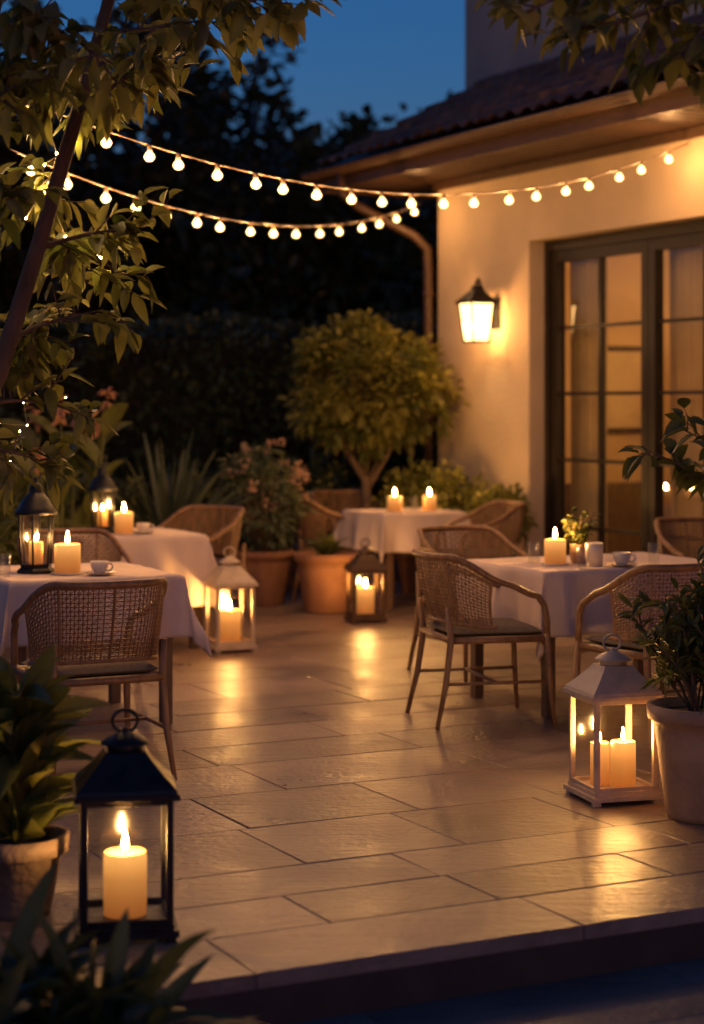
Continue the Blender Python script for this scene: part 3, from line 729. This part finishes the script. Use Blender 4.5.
# hedge
r=random.Random(41); mb=MB()
mb.box((-3.5,21.9,1.1),(13,1.2,2.5),'soil')
n=15000; P=np.zeros((n,3));D=np.zeros((n,3))
P[:,0]=NR.uniform(-8,3,n); side=NR.rand(n)<.85
P[:,1]=np.where(side,21.25-NR.rand(n)*.18,NR.uniform(21.1,22.5,n)); P[:,2]=np.where(side,NR.uniform(-.1,2.45,n),2.42+NR.rand(n)*.15)
P[:,1]+=.10*np.sin(P[:,0]*2.3)+.06*np.sin(P[:,2]*5+P[:,0]*3); P[:,2]+=np.where(side,0,.06*np.sin(P[:,0]*3.1))
D[:,1]=np.where(side,-1,0);D[:,2]=np.where(side,.3,1); D+=NR.normal(0,.6,(n,3))
mb.leaves(P,D,.13,.07,'leafH'); mb.build('hedge')
mb=MB(); r=random.Random(43)
for (x,y,top,rx) in ((-7,27,8.0,2.6),(-3.9,28,8.0,2.3),(-1.9,30,7.0,2.0),(.3,31,6.7,1.9),(2.3,33,6.9,2.1),(-5.5,31,8.6,2.6),(-1.0,27,5.2,1.6),(1.2,27,4.8,1.6),(4.5,30,7.5,2.3)):
    h=top*.40
    mb.tube([(x,y,-.2),(x+.1,y,top*.3),(x,y,top*.6)],[.16,.12,.08],'bark',seg=7)
    crown(mb,(x,y,top-h),(rx,rx,h),95,.55,44,.28,.18,'leafFar',r,trunk=(x,y,top*.35),tr=.05,shell=.2)
mb.build('distant_trees')
mb=MB(); mb.box((-2.3,38,2.5),(6,5,5.4),'plasterg'); mb.add([(-5.6,35.2,5.2),(1.0,35.2,5.2),(1.0,40.8,5.2),(-5.6,40.8,5.2),(-4,38,6.8),(-.6,38,6.8)],[(0,1,5,4),(2,3,4,5),(1,2,5),(3,0,4),(0,3,2,1)],'tile')
for x in (-4,-2.2,-.4): mb.box((x,35.48,3.6),(.8,.06,1.2),'dark')
mb.build('neighbour_house')

mb=MB(); r=random.Random(50)
for st,en,n,mt in (((-1.58,8.6,1.48),(-1.46,8.9,1.58),6,'fairy'),((-1.68,8.9,1.40),(-1.48,8.6,1.36),5,'fairy'),((-1.28,7.6,2.40),(-1.08,7.4,2.80),5,'fairyT'),((-1.25,7.5,2.75),(-1.1,7.6,2.15),5,'fairyT')):
    pts=[]
    for i in range(n):
        p=Vector(st).lerp(Vector(en),i/(n-1))+Vector((r.gauss(0,.05),r.gauss(0,.05),r.gauss(0,.05))); pts.append(tuple(p))
        mb.lathe([(.0005,-.004),(.0035,0),(.0005,.004)],tuple(p),mt,seg=6,cap=False)
    mb.tube(pts,.0012,'wire',seg=4)
mb.build('fairy_lights')
mb=MB(); r=random.Random(51)
for k in range(5):
    rosette(mb,(r.uniform(-.15,.2),r.uniform(-.3,.3),.1),26,1.5,.055,'leafA',r,el=(1.0,1.5),droop=.25,seg=8,base=.1,prof=lambda f:(1-f)**.6 if f>.15 else .8)
mb.build('tall_ornamental_grass',(-2.75,14.6,0))

# ------------------------------------------------------------ sky, sun, camera
w=bpy.data.worlds.new('World'); sc.world=w; w.use_nodes=True; nt=w.node_tree; nt.nodes.clear()
sky=nt.nodes.new('ShaderNodeTexSky'); sky.sky_type='NISHITA'; sky.sun_disc=False
sky.sun_elevation=math.radians(1.5); sky.sun_rotation=math.radians(150); sky.ozone_density=6; sky.dust_density=.3
mu=nt.nodes.new('ShaderNodeMix'); mu.data_type='RGBA'; mu.blend_type='MULTIPLY'; mu.inputs[0].default_value=1
mu.inputs[7].default_value=(1.7,.66,.52,1)
bg=nt.nodes.new('ShaderNodeBackground'); bg.inputs[1].default_value=.48
o=nt.nodes.new('ShaderNodeOutputWorld')
nt.links.new(sky.outputs[0],mu.inputs[6]); nt.links.new(mu.outputs[2],bg.inputs[0]); nt.links.new(bg.outputs[0],o.inputs[0])
sl=bpy.data.lights.new('sun','SUN'); sl.energy=.02; sl.angle=math.radians(10); sl.color=(1,.85,.75)
so=bpy.data.objects.new('sun',sl); sc.collection.objects.link(so); so.rotation_euler=(math.radians(80),0,math.radians(-30))
cd=bpy.data.cameras.new('camera'); cam=bpy.data.objects.new('camera',cd); sc.collection.objects.link(cam); sc.camera=cam
cam.location=(0,0,1.6); cam.rotation_euler=(math.pi/2,0,0)
cd.sensor_fit='VERTICAL'; cd.sensor_height=36; cd.lens=66.8; cd.shift_y=-106/1024; cd.clip_end=600; cd.clip_start=.05
cd.dof.use_dof=True; cd.dof.focus_distance=7.8; cd.dof.aperture_fstop=1.7
print('faces',sum(len(m.polygons) for m in bpy.data.meshes))
